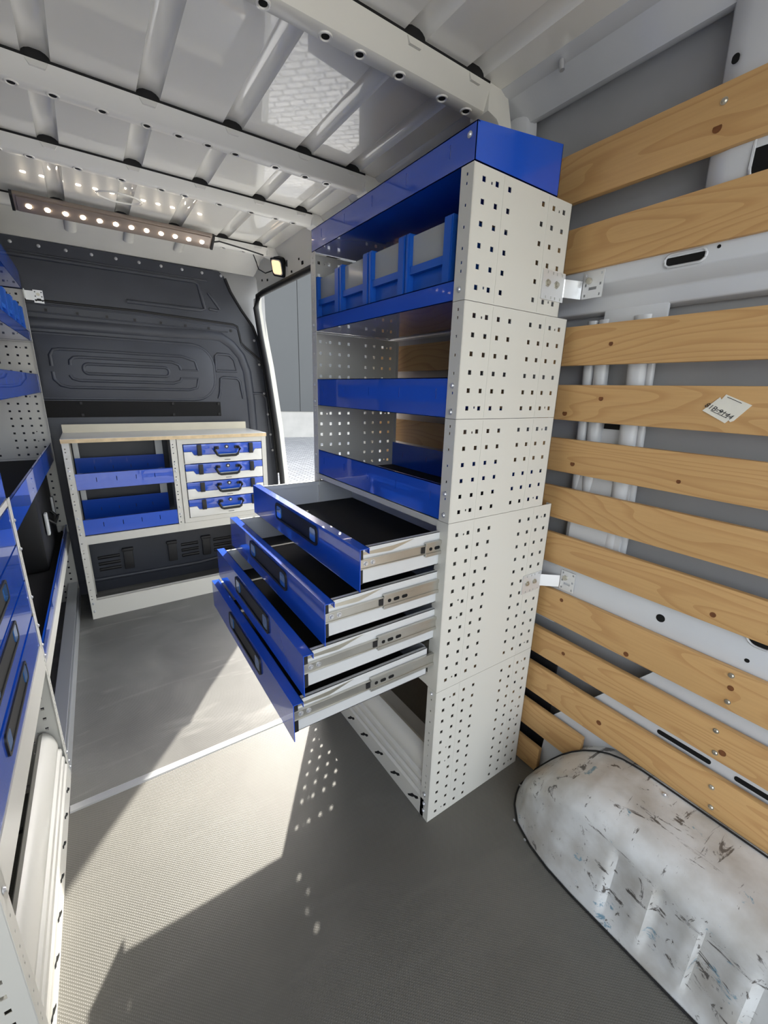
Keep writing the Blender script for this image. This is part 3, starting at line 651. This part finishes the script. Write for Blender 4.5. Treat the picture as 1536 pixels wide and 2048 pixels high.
for y in (LB+.002,):      # upper middle panel between the bays
    side_panel(LU, -1, y, 1.019, 1.284, .39, F4, BR2, M2, 1, local=True, front_w=.012) if False else None
a0, a1 = LB+.010, LA-.004
tray(LU, -1, a0, a1, .004, .34, 1.812, 1.90, 1.915, local=True, label='blue tray at the top of the left rack', ends=True, zend=1.93)
tray(LU, -1, a0, a1, .004, .34, 1.552, 1.60, 1.58, local=True, label='blue tray carrying the bins on the left rack', slots=False)
tray(LU, -1, a0, a1, .004, .386, 1.285, 1.381, 1.30, local=True, label='blue tray in the middle of the left rack')
tray(LU, -1, a0, a1, .004, .396, .905, 1.002, 1.0, local=True, label='blue tray with dark liner level with the worktop')
tray(LU, -1, a0, a1, .004, .396, .458, .505, .48, local=True, label='low blue tray holding the black case', slots=False)
MB().box(-.0, -.012, a0, a1, .400, .457).build('front_rail', 'white', LU, local=True)
MB().box(-.0, -.014, a0, a1, .0, .078).box(-.0, -.05, a0, a1, .118, .121).box(-.048, -.05, a0, a1, .0, .12).build('plinth', 'alu', LU, local=True, bevel=.002)
for k, (z0, z1) in enumerate(((.887, .994), (.773, .880), (.658, .766), (.544, .646))):
    drawer(LU, -1, .012, LB-.012, z0, z1, .002, .36, local=True, opened=False, label='closed blue drawer front')
MB().box(0, -.012, .016, LB-.016, .452, .541).build('cabinet_base', 'white', LU, local=True)
MB().box(-.012, -.39, .016, LB-.016, .499, .503).build('cabinet_floor', 'white', LU, local=True)
MB().box(-.002, -.39, .016, LB-.016, 1.0, 1.018).build('cabinet_top', 'white', LU, local=True)
tray(LU, -1, .003, LB-.003, .004, .386, 1.020, 1.115, 1.125, local=True, label='blue tray above the closed drawers')
plinth_profile(LU, -1, .022, LB-.018, local=True)
lw = WM[LU.name]
for z in (.035, .062, .10, .49, .53, .60, .70, .86, .95): screw(LU, lw @ Vector((.0005, LB+.008, z)), (1, 0, 0))
for z in (.485,): screw(LU, lw @ Vector((.0005, .02, z)), (1, 0, 0))
lbl = ['closest to the bulkhead', 'second from the bulkhead', 'third from the bulkhead', 'fourth from the bulkhead', 'fifth from the bulkhead', 'sixth from the bulkhead', 'seventh from the bulkhead', 'eighth from the bulkhead']
for k in range(8):
    p = lw @ Vector((-.026, LA-.10-.187*k, 1.5570))
    make_bin('storage_bin', 'blue plastic bin in the row on the left rack, '+lbl[k], 'blue bins on the left rack', p, math.pi+RZL, .178, .29, .165, clear=True)
# black case on the low left shelf
bc = thing('equipment_case', 'black plastic case with grey catches on the low shelf of the left rack', 'case', lw @ Vector((-.04, 1.95, .4632)), RZL)
MB().box(-.005, -.30, -.28, .33, .0, .40).build('shell', 'darkcase', bc, local=True, bevel=.02, smooth=40)
for y in (.22, -.16): MB().box(.0, .012, y-.02, y+.02, .15, .26).build('catch', 'galv', bc, local=True, bevel=.004)
MB().tube([(0, -.06, .20), (.025, -.05, .17), (.025, .11, .17), (0, .12, .20)], .008, 8).build('carry_handle', 'black', bc, local=True, smooth=60)
# ================================================================== WORKBENCH
BY = 2.022
BX = thing('workbench_cabinet', 'white steel workbench frame with two blue trays in front of the bulkhead', 'workbench', (-.325, 2.2, 0))
def bench_post(x0, x1, y0=BY, z1=1.034, zb=0):
    hs = []; z = z1-.03; k = 0
    while z > zb+.02: hs.append((z, .006)); z -= (.018, .034, .05, .041)[k % 4]; k += 1
    b = MB().perf(x0, x1, zb, z1, [((x0+x1)/2-.004, .006, hs)], TH, lambda u, v, t: (u, y0+t, v))
    return b
p1 = bench_post(-.873, -.839); p1.box(-.873, -.8714, BY, 2.38, 0, 1.034); p1.box(-.873, -.845, 2.378, 2.38, 0, 1.034); p1.build('side_panel', 'white', BX)
p2 = bench_post(-.356, -.324, zb=.462); p2.box(-.325, -.3234, BY, 2.38, .46, 1.034); p2.build('side_panel', 'white', BX)
MB().box(-.322, -.292, BY, BY+.0016, .512, 1.034).box(-.322, -.3204, BY, 2.38, .512, 1.034).build('case_frame', 'white', BX)
MB().box(.192, .222, BY, BY+.0016, 0, 1.034).box(.2205, .222, BY, 2.38, 0, 1.034).build('side_panel', 'white', BX)
MB().box(-.292, .192, BY+.001, BY+.0024, 1.003, 1.034).build('case_frame', 'white', BX)
MB().box(-.292, .192, BY+.001, BY+.0024, .512, .540).box(-.292, .22, BY+.0024, 2.38, .512, .5136).build('case_frame', 'white', BX)
MB().box(-.839, .192, BY+.001, BY+.0026, .462, .511).box(-.839, .192, BY+.0026, 2.38, .5095, .511).build('front_rail', 'white', BX)
MB().box(-.839, .192, BY+.001, BY+.0026, 0, .118).box(-.839, .192, BY+.001, BY+.03, .1164, .118).build('plinth', 'white', BX)
tray(BX, 1, 0, 1, 0, 1, 0, 1, 1) if False else None
def btray(z0, z1, zb, lab):
    sl = [(-.839+.095+.096*k, .003, [((z0+z1)/2+.008, .026)]) for k in range(4)]
    b = MB().perf(-.838, -.358, z0, z1, sl, TH, lambda u, v, t: (u, BY+.003+t, v))
    b.box(-.838, -.358, BY+.003, 2.36, z0, z0+TH); b.perf(-.838, -.358, z0, zb, [(u, .003, [((z0+zb)/2, .02)]) for u, _, _ in sl], TH, lambda u, v, t: (u, 2.36-t, v))
    b.box(-.838, -.358, BY+.003, BY+.012, z1-.002, z1)
    o = b.build('shelf_tray', 'blue', BX, label=lab)
    MB().box(-.835, -.361, BY+.008, 2.355, z0+.0018, z0+.005).build('liner', 'mat', o)
btray(.776, .868, .905, 'upper blue tray of the workbench'); btray(.516, .608, .645, 'lower blue tray of the workbench')
MB().box(-.838, -.81, 2.372, 2.374, .511, 1.03).box(-.40, -.358, 2.372, 2.374, .511, 1.03).build('back_post', 'galv', BX)
for z in (.885, .845, .79, .62, .575, .53, .10, .05): screw(BX, (-.858, BY, z), (0, -1, 0))
for z in (.885, .845, .79, .62, .575): screw(BX, (-.342, BY, z), (0, -1, 0))
WT = thing('worktop', 'light grey plywood worktop with upstand on the workbench', 'worktop', (-.325, 2.2, 1.0345))
MB().prism([(-.874, 2.016), (.224, 2.016), (.224, 2.15), (.205, 2.385), (-.874, 2.385)], 'z', 1.0345, 1.0545).build('board', 'ply', WT, label='plywood core edge')
MB().prism([(-.874, 2.016), (.224, 2.016), (.224, 2.15), (.205, 2.385), (-.874, 2.385)], 'z', 1.0546, 1.0566).build('surface', 'worktop', WT, label='smooth grey surface')
MB().box(-.872, .196, 2.366, 2.384, 1.0567, 1.104).build('upstand', 'backsplash', WT)
def make_case(k, z0, z1, lab):
    r = thing('tool_case', lab, 'tool case', (-.05, 2.02, z0), 0, 'tool cases in the workbench')
    x0, x1 = -.288, .188; h = z1-z0; y = BY-.004
    st = [(x0, z0+h*.62), (x0+.045, z0+h*.62), (x0+.055, z0+h*.46), (x0+.06, z0+h*.43), (x1-.06, z0+h*.43), (x1-.055, z0+h*.46), (x1-.045, z0+h*.62), (x1, z0+h*.62)]
    MB().prism([(x0, z0), (x1, z0)]+st[::-1], 'y', y, 2.37).build('base', 'casewhite', r, bevel=.003, smooth=40, label='white lower shell')
    MB().prism([(a, c+.0012) for a, c in st]+[(x1, z1), (x0, z1)], 'y', y+.001, 2.37).build('lid', 'blue', r, bevel=.003, smooth=40, label='blue lid')
    for x in (x0+.088, x1-.072):
        MB().prism([(y, z0+h*.99), (y-.010, z0+h*.98), (y-.013, z0+h*.62), (y-.012, z0+h*.42), (y, z0+h*.39)], 'x', x-.013, x+.013).build('latch', 'black', r, bevel=.003, smooth=40)
    xc = -.036
    hp_ = [(xc-.062, y, z0+h*.80), (xc-.070, y-.014, z0+h*.80), (xc-.078, y-.018, z0+h*.70), (xc-.062, y-.020, z0+h*.42), (xc-.050, y-.020, z0+h*.36), (xc+.050, y-.020, z0+h*.36), (xc+.062, y-.020, z0+h*.42), (xc+.078, y-.018, z0+h*.70), (xc+.070, y-.014, z0+h*.80), (xc+.062, y, z0+h*.80)]
    MB().tube(hp_, .008, 8).build('handle', 'black', r, smooth=60)
    for s_ in (-1, 1): MB().box(xc+s_*.062-.014, xc+s_*.062+.014, y-.008, y, z0+h*.70, z0+h*.86).build('handle_mount', 'black', r, bevel=.003)
    MB().cyl((xc, y, z0+h*.82), (0, -1, 0), .012, .004, 16).build('badge', 'black', r, smooth=40); MB().cyl((xc, y-.004, z0+h*.82), (0, -1, 0), .006, .001, 12).build('badge_dot', 'casewhite', r)
    MB().box(xc-.018, xc+.018, y-.001, y+.002, z0+h*.10, z0+h*.13).build('vent_slot', 'black', r)
cl = ['topmost blue and white tool case in the workbench', 'second blue and white tool case from the worktop', 'third blue and white tool case from the worktop', 'lowest blue and white tool case in the workbench']
for k, (z0, z1) in enumerate(((.883, .999), (.769, .877), (.659, .764), (.5420, .654))): make_case(k, z0, z1, cl[k])
# shelves that carry the cases inside the frame
for z in (.8785, .7645, .6546): MB().box(-.29, -.255, BY+.01, 2.36, z, z+.004).box(.155, .19, BY+.01, 2.36, z, z+.004).build('case_runner', 'galv', BX)
# ================================================================== LAMPS, BRACKETS, LABEL
LB_ = thing('led_light_bar', 'long brown LED light bar glowing under the van roof', 'light bar', (-.4715, 1.856, 2.062), math.radians(.8))
LB_.rotation_euler.x = math.radians(-32)
def lbx(name, mt, *a, **k): return MB().box(*a).build(name, mt, LB_, local=True, **k)
lbx('housing', 'ledhouse', -.405, .405, -.042, .042, .012, .034, bevel=.008, smooth=40)
lbx('lens_cover', 'ledhouse', -.392, .392, -.036, .036, .006, .0125, bevel=.004, smooth=40)
for x in (-.30, .30): lbx('mount', 'galv', x-.03, x+.03, .0, .045, .034, .05)
for x in (-.405, .405): MB().prism([(a, c) for a, c in rrect(.088, .030, .012)], 'x', x-.006 if x < 0 else x-.004, x+.004 if x < 0 else x+.006).xf(lambda x, y, z: (x, y, z+.02)).build('end_cap', 'black', LB_, local=True)
for k in range(12):
    x = -.352+.0640*k
    MB().cyl((x, 0, .006), (0, 0, -1), .010, .002, 12).build('led', 'led', LB_, local=True)
MB().tube([(.408, .0, .02), (.45, .01, .045), (.60, .03, .05), (.70, .04, .045)], .004, 6).build('cable', 'black', LB_, local=True, smooth=60)
WL = thing('work_light', 'small black work light with warm square lens above the side door', 'lamp', (.335, 1.93, 2.02))
dirv = Vector((-.90, -.27, -.38)).normalized(); q = dirv.to_track_quat('Z', 'Y').to_matrix(); ctr = Vector((.322, 1.933, 2.036))
def lamp_part(b, name, mt, **k):
    return b.xf(lambda x, y, z: ctr+q @ Vector((x, y, z))).build(name, mt, WL, **k)
ang = math.radians(-14)
def rr2(w_, h, r): return [(a*math.cos(ang)-c*math.sin(ang), a*math.sin(ang)+c*math.cos(ang)) for a, c in rrect(w_, h, r)]
lamp_part(MB().prism(rr2(.105, .105, .018), 'z', -.075, .012), 'housing', 'black', bevel=.004, smooth=40)
lamp_part(MB().prism(rr2(.082, .082, .018), 'z', .0125, .016), 'bezel', 'galv')
lamp_part(MB().prism(rr2(.072, .072, .016), 'z', .0162, .0185), 'lens', 'lamp')
MB().tube([(.345, 1.87, 2.03), (.355, 1.86, 2.06), (.35, 1.88, 2.10), (.345, 1.93, 2.11)], .012, 8).build('swivel_bracket', 'black', WL, smooth=60)
MB().tube([(.30, 1.97, 2.02), (.27, 2.02, 2.01), (.25, 2.08, 2.04), (.25, 2.12, 2.09), (.22, 2.08, 2.118)], .0035, 6).build('cable', 'black', WL, smooth=60)
def bracket(name, label, x_panel, z0, z1, xwall, yw0, yw1, zw0, zw1, group):
    r = thing(name, label, 'bracket', (x_panel+.05, -.002, z0), 0, group)
    hs = lambda a, b: [(a+(b-a)*f, .004, [(z0+(z1-z0)*g_, .006) for g_ in (.09, .91)]) for f in (.2, .44, .62, .86)]
    MB().perf(x_panel, x_panel+.092, z0, z1, hs(x_panel, x_panel+.092), .002, lambda u, v, t: (u, -.0026+t, v)).build('fixing_plate', 'bracket', r)
    zm0, zm1 = z0+(z1-z0)*.14, z0+(z1-z0)*.86
    MB().prism([(x_panel+.088, -.0028), (xwall-.004, yw0+.004), (xwall-.002, yw0+.002), (x_panel+.090, -.0048)], 'z', zm0+.003, zm1-.003).build('arm', 'bracket', r)
    cols = [(yw1+(yw0-yw1)*f, .005, [(zw0+(zw1-zw0)*g_, .006) for g_ in (.12, .5, .88)]) for f in (.14, .86)]+[(yw1+(yw0-yw1)*.5, .022, [(zw0+(zw1-zw0)*.36, .007)])]
    MB().perf(yw1, yw0, zw0, zw1, cols, .002, lambda u, v, t: (xwall-.002+t, u, v)).build('fixing_plate', 'bracket', r)
    for f in (.22, .62): MB().cyl((x_panel+.092*f, -.0026, z0+(z1-z0)*.55), (0, -1, 0), .009, .003, 6).cyl((x_panel+.092*f, -.0056, z0+(z1-z0)*.55), (0, -1, 0), .005, .004, 10).build('bolt', 'zinc', r, smooth=30)
    MB().cyl((xwall-.002, yw0-.017, (zw0*.35+zw1*.65)), (-1, 0, 0), .008, .006, 8).build('bolt', 'zinc', r, smooth=30)
bracket('wall_bracket', 'galvanised bracket tying the top of the tall rack to the wall rail', .262, 1.583, 1.652, xw(1.63)+.008, -.022, -.078, 1.595, 1.660, 'wall brackets of the tall rack')
bracket('wall_bracket', 'galvanised bracket tying the drawer cabinet to the low wall rail', .340, .727, .792, xw(.77)+.018, -.045, -.094, .735, .802, 'wall brackets of the tall rack')
LBR = thing('wall_bracket', 'galvanised bracket fixing the left rack to the bulkhead', 'bracket', (-.9, 2.40, 1.76))
MB().perf(-.893, -.850, 1.757, 1.822, [(-.885, .006, [(1.768, .006), (1.79, .006), (1.812, .006)]), (-.871, .018, [(1.776, .007)]), (-.857, .006, [(1.768, .006), (1.79, .006), (1.812, .006)])], .002, lambda u, v, t: (u, YB-.004+t, v)).build('fixing_plate', 'bracket', LBR)
MB().box(-.929, -.890, YB-.005, YB-.003, 1.768, 1.815).box(-.929, -.926, 2.36, YB-.003, 1.768, 1.815).build('arm', 'bracket', LBR)
MB().cyl((-.872, YB-.004, 1.80), (0, -1, 0), .008, .006, 8).build('bolt', 'zinc', LBR)
# paper label on a slat
PL = thing('paper_label', 'torn white paper label with handwriting stuck on a wooden slat', 'label', (xw(1.325), -.397, 1.297))
xl = xw(1.325)-.0015
pts = [(-.352, 1.322), (-.381, 1.352), (-.384, 1.347), (-.391, 1.358), (-.440, 1.337), (-.414, 1.303), (-.408, 1.300), (-.405, 1.304), (-.399, 1.297)]
lp = MB().prism(pts, 'x', -.0006, .0006).xf(lambda x, y, z: (xw(z)-.0012+x, y, z)).build('sheet', 'paper', PL)
def text(body, size, y, z, ang_, mt='ink'):
    cu = bpy.data.curves.new('t', 'FONT'); cu.body = body; cu.size = size; cu.align_x = 'CENTER'; cu.align_y = 'CENTER'; cu.shear = .25
    o = bpy.data.objects.new('t', cu); COL.objects.link(o); bpy.context.view_layer.update()
    me = bpy.data.meshes.new_from_object(o.evaluated_get(bpy.context.evaluated_depsgraph_get())); bpy.data.objects.remove(o)
    b = MB(); ca, sa = math.cos(ang_), math.sin(ang_)
    # text plane: right = -y, up = z
    vs_ = []
    for v in me.vertices:
        u_ = v.co.x*ca-v.co.y*sa; w_ = v.co.x*sa+v.co.y*ca; vs_.append((xw(z+w_)-.0024, y-u_, z+w_))
    b.add(vs_, [tuple(p.vertices) for p in me.polygons]); return b.build('handwriting', mt, PL)
text('81B-9144', .0155, -.383, 1.3225, math.radians(-26))
for dy, dz, ln in ((-.012, .018, .030), (.012, -.013, .035), (.004, -.008, .030)):
    y, z = -.396+dy, 1.328+dz; b = MB(); a_ = math.radians(-24)
    b.prism([(y+ln/2*math.cos(a_), z-ln/2*math.sin(a_)), (y-ln/2*math.cos(a_), z+ln/2*math.sin(a_)), (y-ln/2*math.cos(a_), z+ln/2*math.sin(a_)+.0012), (y+ln/2*math.cos(a_), z-ln/2*math.sin(a_)+.0012)], 'x', -.0022, -.0018)
    b.xf(lambda x, y, z: (xw(z)+x, y, z)).build('printed_line', 'ink', PL)
# ================================================================== OUTSIDE
MB().box(-60, 60, -60, 60, -.66, -.62).build('ground', 'cobble', kind='structure', label='sunlit pale paving outside the open side door')
A = Vector((5.756, 16.008)); B = Vector((6.876, 15.738)); dr = (B-A).normalized()
bd = thing('building', 'grey panelled building with pale concrete base beyond the side door', 'building', (A.x, A.y, -.62), math.atan2(dr.y, dr.x))
MB().box(-14, 16, 0, .4, 0, 1.04).build('concrete_base', 'concrete', bd, local=True)
pw = 1.55
for k in range(-8, 10):
    MB().box(k*pw-.85+.012, (k+1)*pw-.85-.012, -.03, .35, 1.04, 7).build('wall_panel', 'facade', bd, local=True)
MB().box(-13.2, 14.6, .0, .3, 1.04, 6.9).build('panel_backing', 'black', bd, local=True)
# outer skin of the van so that daylight only enters through the openings
ov = MB().box(-1.46, -1.43, YR, YB+.3, -.3, 2.2).box(-1.46, .62, YR, YB+.3, 2.20, 2.22).box(-1.46, .42, YB+.06, YB+.09, -.3, 2.2)
ov.box(.60, .62, YR, YD, -.3, 1.0); ov.prism([(.60, 1.0), (.62, 1.0), (.50, 2.2), (.48, 2.2)], 'y', YR, YD); ov.prism([(.47, 2.09), (.49, 2.09), (.50, 2.2), (.48, 2.2)], 'y', YD, YB+.2)
ov.box(-1.46, .62, YR, YB, -.32, -.30)
ov.build('wall_outer', 'skin', kind='structure', label='outer body shell of the van')
